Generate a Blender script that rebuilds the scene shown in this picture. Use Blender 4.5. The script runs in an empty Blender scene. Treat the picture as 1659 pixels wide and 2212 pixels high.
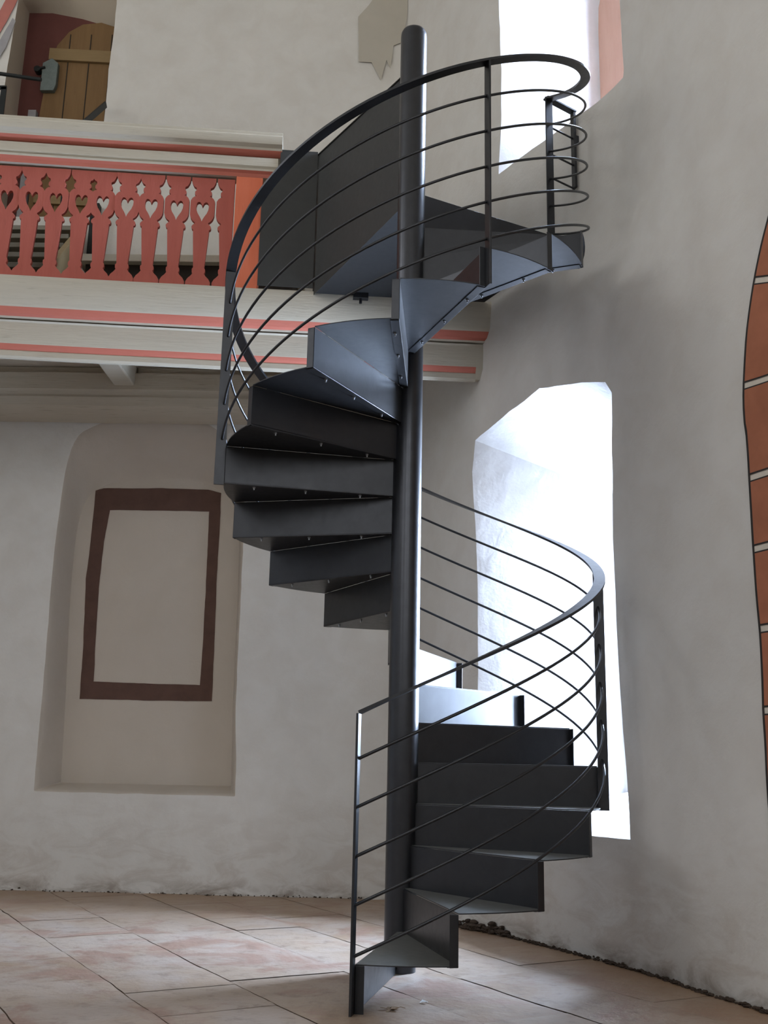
import bpy, bmesh, math, random
import numpy as np
from mathutils import Vector, Matrix, noise
from mathutils.geometry import delaunay_2d_cdt
random.seed(7)
D = bpy.data; SC = bpy.context.scene; COL = SC.collection
PI = math.pi; rad = math.radians

# ------------------------------------------------------------------ camera
cam = D.cameras.new('camera'); co = D.objects.new('camera', cam); COL.objects.link(co)
pit, rol, yaw = 0.23746973, 0.02069864, -0.02203653
F = Vector((math.sin(yaw)*math.cos(pit), math.cos(yaw)*math.cos(pit), math.sin(pit)))
R0 = Vector((math.cos(yaw), -math.sin(yaw), 0)); U0 = R0.cross(F)
Rv = math.cos(rol)*R0 + math.sin(rol)*U0; Uv = -math.sin(rol)*R0 + math.cos(rol)*U0
m = Matrix((Rv, Uv, -F)).transposed().to_4x4(); m.translation = Vector((0, -5.23853, 0.91327))
co.matrix_world = m
cam.sensor_fit = 'HORIZONTAL'; cam.sensor_width = 36; cam.lens = 2276.5133*36/1659
cam.clip_start = .05
SC.camera = co

# ------------------------------------------------------------------ materials
def newmat(name):
    mt = D.materials.new(name); mt.use_nodes = True
    nt = mt.node_tree; return mt, nt, nt.nodes['Principled BSDF'], nt.nodes.new, nt.links.new
def noise_node(N, L, src, scale, detail=4, rough=.55, dist=0):
    n = N('ShaderNodeTexNoise'); n.inputs['Scale'].default_value = scale; n.inputs['Detail'].default_value = detail
    n.inputs['Roughness'].default_value = rough; n.inputs['Distortion'].default_value = dist; L(src, n.inputs['Vector']); return n.outputs['Fac']
def ramp(N, L, fac, stops):
    r = N('ShaderNodeValToRGB'); e = r.color_ramp.elements
    while len(e) < len(stops): e.new(.5)
    for k, (p, c) in enumerate(stops):
        e[k].position = p; e[k].color = (*c, 1) if len(c) == 3 else c
    L(fac, r.inputs['Fac']); return r.outputs['Color']
def mixc(N, L, fac, a, b, mode='MIX'):
    mx = N('ShaderNodeMix'); mx.data_type = 'RGBA'; mx.blend_type = mode
    for s, v in ((0, fac), (6, a), (7, b)):
        if isinstance(v, (int, float)): mx.inputs[s].default_value = v
        elif isinstance(v, tuple): mx.inputs[s].default_value = (*v, 1)
        else: L(v, mx.inputs[s])
    return mx.outputs[2]
def bump(N, L, B, h, st, dist=.01):
    b = N('ShaderNodeBump'); b.inputs['Strength'].default_value = st; b.inputs['Distance'].default_value = dist
    L(h, b.inputs['Height']); L(b.outputs['Normal'], B.inputs['Normal']); return b
def coords(N, L, scale=(1, 1, 1), rot=(0, 0, 0)):
    g = N('ShaderNodeNewGeometry'); mp = N('ShaderNodeMapping'); mp.inputs['Scale'].default_value = scale; mp.inputs['Rotation'].default_value = rot
    L(g.outputs['Position'], mp.inputs['Vector']); return mp.outputs['Vector']
def math_node(N, L, op, a, b=None, clamp=False):
    q = N('ShaderNodeMath'); q.operation = op; q.use_clamp = clamp
    for s, v in ((0, a), (1, b)):
        if v is None: continue
        if isinstance(v, (int, float)): q.inputs[s].default_value = v
        else: L(v, q.inputs[s])
    return q.outputs[0]

def plaster(name, base, stain=(.42, .36, .29), rough_low=True, amt=.12):
    mt, nt, B, N, L = newmat(name); P = coords(N, L)
    c = mixc(N, L, noise_node(N, L, P, .9, 3), tuple(x*(1-amt) for x in base), tuple(min(1, x*(1+amt*.55)) for x in base))
    f2 = ramp(N, L, noise_node(N, L, P, 4.5, 6, .6, .4), [(.38, (0, 0, 0)), (.68, (1, 1, 1))])
    c = mixc(N, L, math_node(N, L, 'MULTIPLY', f2, .18), c, stain)
    if rough_low:   # damp, flaking lower metre of the lime wash
        g = N('ShaderNodeNewGeometry'); sp = N('ShaderNodeSeparateXYZ'); L(g.outputs['Position'], sp.inputs[0])
        n3 = noise_node(N, L, coords(N, L, (1, 1, 2.2)), 3.2, 8, .65, .8)
        low = math_node(N, L, 'SUBTRACT', 1.0, math_node(N, L, 'MULTIPLY', sp.outputs['Z'], 1.3, True), True)
        pat = ramp(N, L, n3, [(.45, (0, 0, 0)), (.6, (1, 1, 1))])
        c = mixc(N, L, math_node(N, L, 'MULTIPLY', math_node(N, L, 'MULTIPLY', low, pat), .45), c, (.40, .33, .27))
        low2 = math_node(N, L, 'SUBTRACT', 1.0, math_node(N, L, 'MULTIPLY', sp.outputs['Z'], 9., True), True)
        c = mixc(N, L, math_node(N, L, 'MULTIPLY', math_node(N, L, 'MULTIPLY', low2, ramp(N, L, n3, [(.4, (0, 0, 0)), (.62, (1, 1, 1))])), .7), c, (.14, .10, .07))
    L(c, B.inputs['Base Color']); B.inputs['Roughness'].default_value = .92; B.inputs['Specular IOR Level'].default_value = .2
    h = math_node(N, L, 'ADD', noise_node(N, L, P, 7, 5, .5), math_node(N, L, 'MULTIPLY', noise_node(N, L, P, 60, 3), .12))
    bump(N, L, B, h, .35, .02); return mt
def wood(name, a, b, scale=(1.2, 9, 30), rough=.75, crack=(.12, .09, .06), rotz=0, crk=.5):
    mt, nt, B, N, L = newmat(name); P = coords(N, L, scale, (0, 0, rotz))
    n1 = noise_node(N, L, P, 1.6, 6, .6, .3); n2 = noise_node(N, L, coords(N, L, tuple(s*2.2 for s in scale), (0, 0, rotz)), 2.1, 4, .6)
    c = mixc(N, L, n1, a, b)
    c = mixc(N, L, math_node(N, L, 'MULTIPLY', ramp(N, L, n2, [(.60, (0, 0, 0)), (.78, (1, 1, 1))]), crk), c, crack)
    L(c, B.inputs['Base Color']); B.inputs['Roughness'].default_value = rough; B.inputs['Specular IOR Level'].default_value = .25
    bump(N, L, B, n2, .3, .006); return mt
def steel(name, base, rough=.40, metal=.55):
    mt, nt, B, N, L = newmat(name); P = coords(N, L)
    n = noise_node(N, L, P, 14, 6, .65, .5)
    c = mixc(N, L, n, tuple(x*.82 for x in base), tuple(x*1.2 for x in base))
    L(c, B.inputs['Base Color']); B.inputs['Metallic'].default_value = metal
    r = N('ShaderNodeMapRange'); r.inputs['To Min'].default_value = rough-.06; r.inputs['To Max'].default_value = rough+.08
    L(noise_node(N, L, P, 30, 4), r.inputs['Value']); L(r.outputs[0], B.inputs['Roughness'])
    bump(N, L, B, noise_node(N, L, P, 90, 2), .05, .002); return mt
def flat(name, c, rough=.8, metal=0, var=.15, sc=20):
    mt, nt, B, N, L = newmat(name); P = coords(N, L)
    L(mixc(N, L, noise_node(N, L, P, sc, 5, .6), tuple(x*(1-var) for x in c), tuple(min(1, x*(1+var)) for x in c)), B.inputs['Base Color'])
    B.inputs['Roughness'].default_value = rough; B.inputs['Metallic'].default_value = metal; B.inputs['Specular IOR Level'].default_value = .3; return mt

M = {}
M['wall'] = plaster('lime plaster', (.66, .64, .60))
M['wall_r'] = plaster('lime plaster right', (.63, .61, .575))
M['jamb'] = plaster('white reveal plaster', (.62, .605, .60), rough_low=False, amt=.05)
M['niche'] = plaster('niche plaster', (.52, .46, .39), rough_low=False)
M['niche2'] = plaster('shade-darkened niche plaster', (.46, .40, .32), rough_low=False)  # shade of the door recess put into the plaster colour
M['ceil'] = plaster('ceiling plaster', (.72, .69, .62), rough_low=False)
M['steel'] = steel('dark mill-scale steel', (.050, .0515, .056), .38, .85)
M['steel_pole'] = steel('post steel', (.058, .060, .067), .32, .85)
M['steel_tread'] = steel('foot-worn tread steel', (.13, .132, .125), .5, .3)
M['steel2'] = steel('dark steel sheet', (.036, .037, .036), .66, .2)
M['steel3'] = steel('shade-darkened landing plate', (.010, .010, .0105), .75, .1)  # colour darkened so the landing underside looks shaded
M['bolt'] = steel('zinc bolt', (.35, .36, .38), .35, .9)
M['timber'] = wood('grey-washed timber', (.44, .40, .325), (.53, .49, .405), (1.0, 9, 22), crk=.35)
M['timber2'] = wood('dusky soffit timber', (.42, .37, .295), (.50, .445, .355), (1.0, 9, 22), crk=.5)
M['red'] = wood('faded red paint on timber', (.44, .13, .09), (.52, .17, .125), (2, 9, 20), crk=.15)
M['bal'] = wood('red baluster paint', (.34, .082, .062), (.45, .125, .095), (9, 9, 1.5), crk=.3, crack=(.16, .05, .04))
M['post'] = wood('orange-red post paint', (.62, .14, .065), (.72, .21, .12), (9, 9, 1.2), crk=.2, crack=(.3, .06, .04))
M['brown'] = flat('brown wall paint', (.105, .058, .044), .9, 0, .3, 9)
M['maroon'] = flat('maroon wall paint', (.13, .047, .04), .9, 0, .2, 6)
M['doorwood'] = wood('ochre oak door', (.15, .085, .036), (.225, .135, .06), (12, 9, 1.2), crk=.4, crack=(.10, .06, .03))
M['batten'] = wood('pale oak batten', (.21, .14, .065), (.27, .19, .095), (1.5, 9, 16), crk=.3)
M['lock'] = flat('grey iron lock', (.16, .19, .18), .6, .4, .3, 30)
M['iron'] = flat('black iron', (.02, .022, .022), .5, .5)
M['stairwood'] = wood('grey stair boards', (.20, .185, .15), (.27, .25, .20), (2, 9, 9), crk=.3)
M['stringer'] = wood('brown stringer', (.28, .20, .10), (.36, .27, .15), (2, 9, 9), crk=.3)
M['benchtop'] = wood('beige bench board', (.50, .46, .37), (.58, .53, .43), (1, 9, 9), crk=.1)
M['benchdark'] = flat('black-brown bench', (.03, .024, .018), .8)
M['pink'] = wood('pink window frame', (.50, .29, .22), (.60, .38, .30), (9, 9, 1.4), crk=.15, crack=(.3, .15, .1))
M['block'] = flat('painted red ashlar', (.36, .135, .075), .9, 0, .28, 7)
M['line'] = flat('black painted outline', (.035, .03, .028), .9)
M['joint'] = flat('pale painted joint', (.62, .56, .48), .9)
M['greypaint'] = flat('faded grey-umber wall painting', (.46, .425, .36), .92, 0, .08, 6)
M['redstripe'] = flat('faded red wall stripe', (.46, .17, .14), .92, 0, .15, 9)
M['greystripe'] = flat('faded grey wall stripe', (.33, .32, .33), .92, 0, .2, 9)
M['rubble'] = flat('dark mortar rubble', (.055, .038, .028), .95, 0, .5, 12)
M['mortar'] = flat('dark joint dirt', (.20, .14, .105), .95, 0, .5, 5)
M['leaf'] = flat('dry leaf', (.22, .15, .09), .8, 0, .3, 60)
M['scrap'] = flat('white scrap', (.8, .82, .85), .3)
# stone slabs
mt, nt, B, N, L = newmat('worn sandstone slabs'); P = coords(N, L)
at = N('ShaderNodeAttribute'); at.attribute_name = 'tone'
c = mixc(N, L, at.outputs['Fac'], (.28, .195, .13), (.37, .30, .24))
c = mixc(N, L, ramp(N, L, noise_node(N, L, P, 2.2, 6, .6, .6), [(.42, (0, 0, 0)), (.62, (1, 1, 1))]), c, (.36, .30, .255))
c = mixc(N, L, math_node(N, L, 'MULTIPLY', ramp(N, L, noise_node(N, L, P, 1.7, 8, .68, .9), [(.50, (0, 0, 0)), (.60, (1, 1, 1))]), .8), c, (.27, .165, .125))
c = mixc(N, L, math_node(N, L, 'MULTIPLY', ramp(N, L, noise_node(N, L, P, 11, 6, .7), [(.52, (0, 0, 0)), (.68, (1, 1, 1))]), .6), c, (.16, .11, .08))
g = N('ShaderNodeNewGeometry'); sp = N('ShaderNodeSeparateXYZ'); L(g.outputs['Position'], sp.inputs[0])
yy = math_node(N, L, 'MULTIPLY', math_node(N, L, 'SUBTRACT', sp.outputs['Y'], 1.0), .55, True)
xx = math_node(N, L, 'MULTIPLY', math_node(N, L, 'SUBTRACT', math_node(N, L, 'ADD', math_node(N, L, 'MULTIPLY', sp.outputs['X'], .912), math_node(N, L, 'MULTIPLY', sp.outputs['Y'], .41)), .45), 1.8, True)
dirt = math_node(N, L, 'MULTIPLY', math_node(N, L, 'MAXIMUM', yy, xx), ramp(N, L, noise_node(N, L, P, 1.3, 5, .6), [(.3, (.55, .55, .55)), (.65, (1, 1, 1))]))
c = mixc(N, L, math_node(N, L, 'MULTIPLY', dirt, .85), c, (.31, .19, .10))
L(c, B.inputs['Base Color'])
r = N('ShaderNodeMapRange'); r.inputs['To Min'].default_value = .32; r.inputs['To Max'].default_value = .58; B.inputs['Specular IOR Level'].default_value = .6
L(noise_node(N, L, P, 3.5, 5), r.inputs['Value']); L(r.outputs[0], B.inputs['Roughness'])
h = math_node(N, L, 'ADD', noise_node(N, L, P, 5, 6, .6), math_node(N, L, 'MULTIPLY', noise_node(N, L, P, 34, 4), .15))
bump(N, L, B, h, .5, .02); M['floor'] = mt
# window pane
mt = D.materials.new('old window glass'); mt.use_nodes = True; nt = mt.node_tree; nt.nodes.clear(); N = nt.nodes.new; L = nt.links.new
o = N('ShaderNodeOutputMaterial'); t = N('ShaderNodeBsdfTransparent'); t.inputs[0].default_value = (.95, .97, 1, 1)
gl = N('ShaderNodeBsdfGlossy'); gl.inputs['Roughness'].default_value = .05; mx = N('ShaderNodeMixShader'); mx.inputs[0].default_value = .06
L(t.outputs[0], mx.inputs[1]); L(gl.outputs[0], mx.inputs[2]); L(mx.outputs[0], o.inputs[0]); M['glass'] = mt

# ------------------------------------------------------------------ mesh helpers
class MB:
    def __init__(s): s.v = []; s.f = []; s.m = []
    def add(s, verts, faces, mi=0):
        b = len(s.v); s.v += [tuple(x) for x in verts]; s.f += [tuple(b+i for i in f) for f in faces]; s.m += [mi]*len(faces); return s
    def hexa(s, p, mi=0):   # 8 points: bottom 4 then top 4
        return s.add(p, [(0, 3, 2, 1), (4, 5, 6, 7), (0, 1, 5, 4), (1, 2, 6, 5), (2, 3, 7, 6), (3, 0, 4, 7)], mi)
    def box(s, a, b, mi=0):
        x0, y0, z0 = a; x1, y1, z1 = b
        return s.hexa([(x0, y0, z0), (x1, y0, z0), (x1, y1, z0), (x0, y1, z0), (x0, y0, z1), (x1, y0, z1), (x1, y1, z1), (x0, y1, z1)], mi)
    def bar(s, a, b, u, w, t, mi=0):   # rectangular bar from a to b, width w along u, thickness t across
        a = Vector(a); b = Vector(b); d = (b-a).normalized(); u = (Vector(u)-d*Vector(u).dot(d)).normalized(); n = d.cross(u)
        c = [(-.5, -.5), (.5, -.5), (.5, .5), (-.5, .5)]
        return s.hexa([q + u*w*i + n*t*j for q in (a, b) for i, j in c], mi)
    def prism(s, poly, off, mi=0, top=None):     # planar polygon (3D points) extruded by vector off
        n = len(poly); off = Vector(off); p = [Vector(q) for q in poly]
        v = p + [q+off for q in p]
        return s.add(v, [tuple(range(n))[::-1], tuple(range(n, 2*n))] + [(i, (i+1) % n, n+(i+1) % n, n+i) for i in range(n)], mi) if top is None else s.add(v, [tuple(range(n))[::-1]] + [(i, (i+1) % n, n+(i+1) % n, n+i) for i in range(n)], mi).add([], [tuple(i-len(v) for i in range(n, 2*n))], top)
    def sweep(s, path, prof, ups, mi=0, cap=True):  # prof: list of (a,b) in (side,up) frames; ups: list of (side,up) vectors
        k = len(prof); b = len(s.v)
        for p, (sd, up) in zip(path, ups): s.v += [tuple(Vector(p) + sd*a + up*c) for a, c in prof]
        n = len(path)
        for i in range(n-1):
            for j in range(k): s.f.append((b+i*k+j, b+i*k+(j+1) % k, b+(i+1)*k+(j+1) % k, b+(i+1)*k+j)); s.m.append(mi)
        if cap: s.f += [tuple(b+j for j in range(k))[::-1], tuple(b+(n-1)*k+j for j in range(k))]; s.m += [mi, mi]
        return s
    def tube(s, path, r, k=10, mi=0):
        path = [Vector(p) for p in path]; ups = []
        for i, p in enumerate(path):
            d = (path[min(i+1, len(path)-1)] - path[max(i-1, 0)]).normalized()
            ref = Vector((0, 0, 1)) if abs(d.z) < .95 else Vector((1, 0, 0)); sd = d.cross(ref).normalized(); ups.append((sd, sd.cross(d)))
        return s.sweep(path, [(r*math.cos(2*PI*j/k), r*math.sin(2*PI*j/k)) for j in range(k)], ups, mi)
    def build(s, name, mats, parent=None, smooth=None, bevel=0, origin=None):
        me = D.meshes.new(name)
        base = Vector((0, 0, 0))
        q = parent
        while q is not None: base += q.location; q = q.parent
        if origin is not None: origin = Vector(origin)
        sh = origin if origin is not None else base
        me.from_pydata([tuple(Vector(v)-sh) for v in s.v], [], s.f)
        if not isinstance(mats, (list, tuple)): mats = [mats]
        for q in mats: me.materials.append(q)
        for p, mi in zip(me.polygons, s.m): p.material_index = mi
        bm = bmesh.new(); bm.from_mesh(me); bmesh.ops.recalc_face_normals(bm, faces=bm.faces); bm.to_mesh(me); bm.free()
        if smooth:
            for p in me.polygons: p.use_smooth = True
            me.set_sharp_from_angle(angle=rad(smooth))
        me.update()
        o = D.objects.new(name, me); COL.objects.link(o)
        if parent is not None: o.parent = parent
        if origin is not None: o.location = origin - base
        if bevel:
            md = o.modifiers.new('bevel', 'BEVEL'); md.width = bevel; md.segments = 2; md.limit_method = 'ANGLE'; md.angle_limit = rad(40)
        return o
def tag(o, label=None, cat=None, group=None, kind=None):
    if label: o['label'] = label
    if cat: o['category'] = cat
    if group: o['group'] = group
    if kind: o['kind'] = kind
    return o
def thing(name, loc, label, cat, group=None):
    o = D.objects.new(name, None); COL.objects.link(o); o.location = loc; o.empty_display_size = .1; return tag(o, label, cat, group)
def structure(o): o['kind'] = 'structure'; return o

# ------------------------------------------------------------------ walls
WN = Vector((.91206, .41003, 0)).normalized(); WT = Vector((WN.y, -WN.x, 0)); WP = WN*1.05   # right wall plane: outward normal, tangent towards the viewer
def wpt(s, d, z): return WP + WT*s + WN*d + Vector((0, 0, z))
def bulge(s, z):    # the right wall steps back a little above the gallery
    t = min(1, max(0, z-3.2)); t = t*t*(3-2*t); return .155*t*math.exp(-((s-.15)/.7)**2)
def nz(p, sc): return noise.noise(Vector(p)*sc)
def wobble_right(s, z):
    return .012*nz((s, z, 3), 1.3) + .004*nz((s, z, 9), 5) - .17*math.exp(-((s+1.45)/.55)**2)*math.exp(-z/.35) + .05*math.exp(-((s-.35)/.5)**2)*math.exp(-z/.4)
def wobble_back(x, z): return .014*nz((x, z, 5), 1.1) + .004*nz((x, z, 1), 5)
def resample(pts, step=.08):
    out = []
    for i, a in enumerate(pts):
        b = pts[(i+1) % len(pts)]; n = max(1, round(math.dist(a, b)/step))
        out += [(a[0]+(b[0]-a[0])*k/n, a[1]+(b[1]-a[1])*k/n) for k in range(n)]
    return out
def inside(p, poly):
    c = False; j = len(poly)-1
    for i in range(len(poly)):
        if (poly[i][1] > p[1]) != (poly[j][1] > p[1]) and p[0] < (poly[j][0]-poly[i][0])*(p[1]-poly[i][1])/(poly[j][1]-poly[i][1])+poly[i][0]: c = not c
        j = i
    return c
def wall_mesh(name, outer, holes, fn, grid, fine=None, mats=None):
    """outer / holes in 2D (u, z); fn(u, depth, z) -> 3D; holes: list of (outline, rings, inner outline, depth, mat index)"""
    o2 = resample(outer, .25); V = list(o2); Fc = [list(range(len(o2)))]
    E_ = [(i, (i+1) % len(o2)) for i in range(len(o2))]; H = []
    for h in holes:
        hp = h[0]; b = len(V); V += hp; E_ += [(b+i, b+(i+1) % len(hp)) for i in range(len(hp))]; H.append((b, hp))
    us = [p[0] for p in outer]; zs = [p[1] for p in outer]
    u = min(us)+grid/2; 
    while u < max(us):
        z = min(zs)+grid/2
        while z < max(zs):
            q = (u+random.uniform(-.2, .2)*grid, z+random.uniform(-.2, .2)*grid)
            near = any(min(math.dist(q, w) for w in hp) < grid*.45 for _, hp in H) if H else False
            if inside(q, outer) and not near and not any(inside(q, hp) for _, hp in H): V.append(q)
            z += grid
        u += grid
    r = delaunay_2d_cdt([Vector(v) for v in V], E_, [], 1, 1e-5)
    vs, fs = r[0], r[2]; mb = MB(); keep = []
    for f in fs:
        c = sum((vs[i] for i in f), Vector((0, 0)))/len(f)
        if not any(inside(c, hp) for _, hp in H): keep.append(f)
    mb.add([fn(v.x, 0, v.y) for v in vs], keep, 0)
    for outl, rings, inner, depth, mi, back in holes:
        n = len(outl); b = len(mb.v); inn = inner
        for mx_, dp in [(0, 0)]+rings:
            for k in range(n):
                a, c = outl[k], inn[k]; q = (a[0]+(c[0]-a[0])*mx_, a[1]+(c[1]-a[1])*mx_)
                # displacement of the rim follows the wall, fading inwards
                p0 = fn(a[0], 0, a[1]) - fn(a[0], 0, a[1], True); mb.v.append(tuple(fn(q[0], dp*depth, q[1], True) + p0*(1-dp) + Vector((0, 0, 0))))
        nr = len(rings)
        for r_ in range(nr):
            for k in range(n): mb.f.append((b+r_*n+k, b+r_*n+(k+1) % n, b+(r_+1)*n+(k+1) % n, b+(r_+1)*n+k)); mb.m.append(mi)
        if back is not None: mb.f.append(tuple(b+nr*n+k for k in range(n))); mb.m.append(back)
    bm_ = mb.build(name, mats, None, smooth=32)
    me = bm_.data; bm = bmesh.new(); bm.from_mesh(me); bmesh.ops.remove_doubles(bm, verts=bm.verts, dist=.0004); bmesh.ops.recalc_face_normals(bm, faces=bm.faces); bm.to_mesh(me); bm.free()
    for p in me.polygons: p.use_smooth = True
    me.set_sharp_from_angle(angle=rad(32))
    return structure(bm_)
def match(inner, n_out, outl):
    """inner outline resampled so that it has as many points as outl, matched by fractional position of its corner list"""
    return inner
def pair(oc, ic, step=.09, jit=.006):
    """oc, ic: corner lists of equal length -> densely sampled equal-length loops"""
    o, i_ = [], []
    for k in range(len(oc)):
        a, b = oc[k], oc[(k+1) % len(oc)]; c, d = ic[k], ic[(k+1) % len(oc)]; n = max(1, round(math.dist(a, b)/step))
        for j in range(n):
            t = j/n; q = (a[0]+(b[0]-a[0])*t, a[1]+(b[1]-a[1])*t)
            q = (q[0]+jit*nz((q[0], q[1], 0), 6), q[1]+jit*nz((q[0], q[1], 4), 6)); o.append(q)
            i_.append((c[0]+(d[0]-c[0])*t, c[1]+(d[1]-c[1])*t))
    return o, i_

def fn_right(s, d, z, plain=False): return wpt(s, d + bulge(s, z) + (0 if plain else wobble_right(s, z)), z)
def fn_back(x, d, z, plain=False): return Vector((x, 2.7+d+(0 if plain else wobble_back(x, z)), z))

# lower and upper window recesses in the right wall
lo_o = [(-1.215, .60), (.338, .592), (.33, .93), (.317, 1.29), (.295, 2.0), (.297, 2.3), (.314, 2.90), (.262, 2.975), (.04, 3.05), (-.15, 3.095), (-.40, 3.157), (-.77, 3.125), (-1.225, 3.06), (-1.265, 2.85), (-1.22, 2.43), (-1.194, 1.96), (-1.192, 1.43)]
lo_i = [(-.78, .80), (-.12, .80), (-.12, 1.0), (-.12, 1.35), (-.12, 1.9), (-.12, 2.2), (-.13, 2.55), (-.16, 2.66), (-.27, 2.74), (-.37, 2.77), (-.48, 2.78), (-.62, 2.76), (-.76, 2.66), (-.78, 2.5), (-.78, 2.2), (-.78, 1.8), (-.78, 1.4)]
up_o = [(-.925, 4.90), (-.634, 4.886), (-.112, 4.886), (.345, 4.86), (.355, 4.90), (.346, 5.1), (.345, 6.6), (.22, 6.95), (-.28, 7.12), (-.74, 6.95), (-.89, 6.6), (-.90, 6.28), (-.872, 5.69), (-.881, 5.33)]
up_i = [(-.70, 5.05), (-.45, 5.05), (-.10, 5.05), (.20, 5.05), (.22, 5.15), (.23, 5.45), (.23, 6.3), (.18, 6.6), (-.24, 6.78), (-.58, 6.6), (-.69, 6.3), (-.70, 6.1), (-.70, 5.7), (-.70, 5.4)]
LO = pair(lo_o, lo_i); UP = pair(up_o, up_i)
RD_LO, RD_UP = .85, .69
holes_r = [(LO[0], [(.05, .04), (.35, .33), (.7, .68), (1, 1)], LO[1], RD_LO, 1, None),
           (UP[0], [(.05, .04), (.35, .33), (.7, .68), (1, 1)], UP[1], RD_UP, 1, None)]
S1 = 9.9
wall_mesh('wall_right', [(-2.60, -.03), (S1, -.03), (S1, 9.0), (-2.60, 9.0)], holes_r, fn_right, .22, mats=[M['wall_r'], M['jamb']])
# bottom edge of the two visible walls is ragged; rubble added below

# back wall with the blind niche and the doorway niche above the gallery
nf = 1.0
ni_o = [(-2.70, .69), (-1.215, .685), (-1.235, 1.1), (-1.25, 1.45), (-1.253, 2.47), (-1.27, 2.95), (-1.33, 3.30), (-1.55, 3.53), (-1.85, 3.615), (-2.15, 3.60), (-2.45, 3.53), (-2.64, 3.42), (-2.70, 3.1), (-2.715, 2.45), (-2.70, 1.4)]
ni_i = [(-2.60, .75), (-1.30, .75), (-1.31, 1.1), (-1.32, 1.45), (-1.325, 2.3), (-1.34, 2.75), (-1.40, 2.98), (-1.58, 3.11), (-1.85, 3.16), (-2.13, 3.16), (-2.42, 3.12), (-2.60, 3.0), (-2.655, 2.75), (-2.66, 2.2), (-2.62, 1.4)]
dn_o = [(-3.53, 5.33), (-2.645, 5.33), (-2.641, 6.25), (-2.643, 6.75), (-2.625, 7.21), (-2.63, 7.5), (-2.75, 7.82), (-3.05, 7.95), (-3.35, 7.85), (-3.50, 7.5), (-3.535, 6.6)]
dn_i = [(-3.55, 5.33), (-2.52, 5.33), (-2.52, 6.2), (-2.52, 6.7), (-2.52, 7.0), (-2.54, 7.30), (-2.80, 7.46), (-3.05, 7.54), (-3.33, 7.60), (-3.545, 7.60), (-3.55, 6.6)]
def chaikin(oc, ic, it=2, keep=0):
    for _ in range(it):
        a, b = [], []
        for k in range(len(oc)):
            for src, dst in ((oc, a), (ic, b)):
                p, q = src[k], src[(k+1) % len(src)]
                dst.append((p[0]*.78+q[0]*.22, p[1]*.78+q[1]*.22)); dst.append((p[0]*.22+q[0]*.78, p[1]*.22+q[1]*.78))
        oc, ic = a, b
    return oc, ic
ni_o[0:2] = [(-2.700, .73), (-2.698, .70), (-2.697, .692), (-2.68, .690), (-2.65, .689), (-1.26, .686), (-1.23, .685), (-1.218, .686), (-1.217, .70), (-1.218, .73)]
ni_i[0:2] = [(-2.600, .79), (-2.600, .76), (-2.600, .752), (-2.58, .750), (-2.55, .750), (-1.35, .750), (-1.32, .750), (-1.301, .751), (-1.30, .76), (-1.30, .79)]
ni_o, ni_i = chaikin(ni_o, ni_i, 2)
NI = pair(ni_o, ni_i); DN = pair(dn_o, dn_i)
wall_mesh('wall_back', [(-7.0, -.03), (-.03, -.03), (-.03, 9.0), (-7.0, 9.0)],
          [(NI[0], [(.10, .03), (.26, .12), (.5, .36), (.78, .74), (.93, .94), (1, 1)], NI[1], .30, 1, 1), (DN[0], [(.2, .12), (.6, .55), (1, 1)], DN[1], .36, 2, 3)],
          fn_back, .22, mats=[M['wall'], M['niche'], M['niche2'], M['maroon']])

# remaining shell, outside the picture: left wall, rear wall, ceiling, plus high openings invented to let in fill light
def rect_wall(name, fn, u0, u1, z1, openings):
    hs = []
    for (a, b, c, d) in openings:
        oc = [(a, c), (b, c), (b, d), (a, d)]; ic = [(a+.12, c+.15), (b-.12, c+.15), (b-.12, d-.1), (a+.12, d-.1)]
        o_, i_ = pair(oc, ic, .4, 0); hs.append((o_, [(1, 1)], i_, .5, 1, None))
    return wall_mesh(name, [(u0, -.03), (u1, -.03), (u1, z1), (u0, z1)], hs, fn, .8, mats=[M['wall'], M['jamb']])
XL, YR = -7.0, -9.0
left_open = [(-7.6, -5.8, 5.4, 8.4), (-4.4, -2.6, 5.4, 8.4), (-1.2, .4, 5.4, 8.4)]
rear_open = [(-5.6, -3.6, 3.2, 7.8), (-1.4, .6, 3.2, 7.8), (2.0, 3.6, 3.2, 7.8)]
rect_wall('wall_left', lambda u, d, z, plain=False: Vector((XL-d, u, z)), YR, 2.75, 9, left_open)
rect_wall('wall_rear', lambda u, d, z, plain=False: Vector((u, YR-d, z)), XL, 5.1, 9, rear_open)
structure(MB().box((XL-.1, YR-.1, 9), (5.3, 3.2, 9.15)).build('ceiling', M['ceil']))

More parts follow.
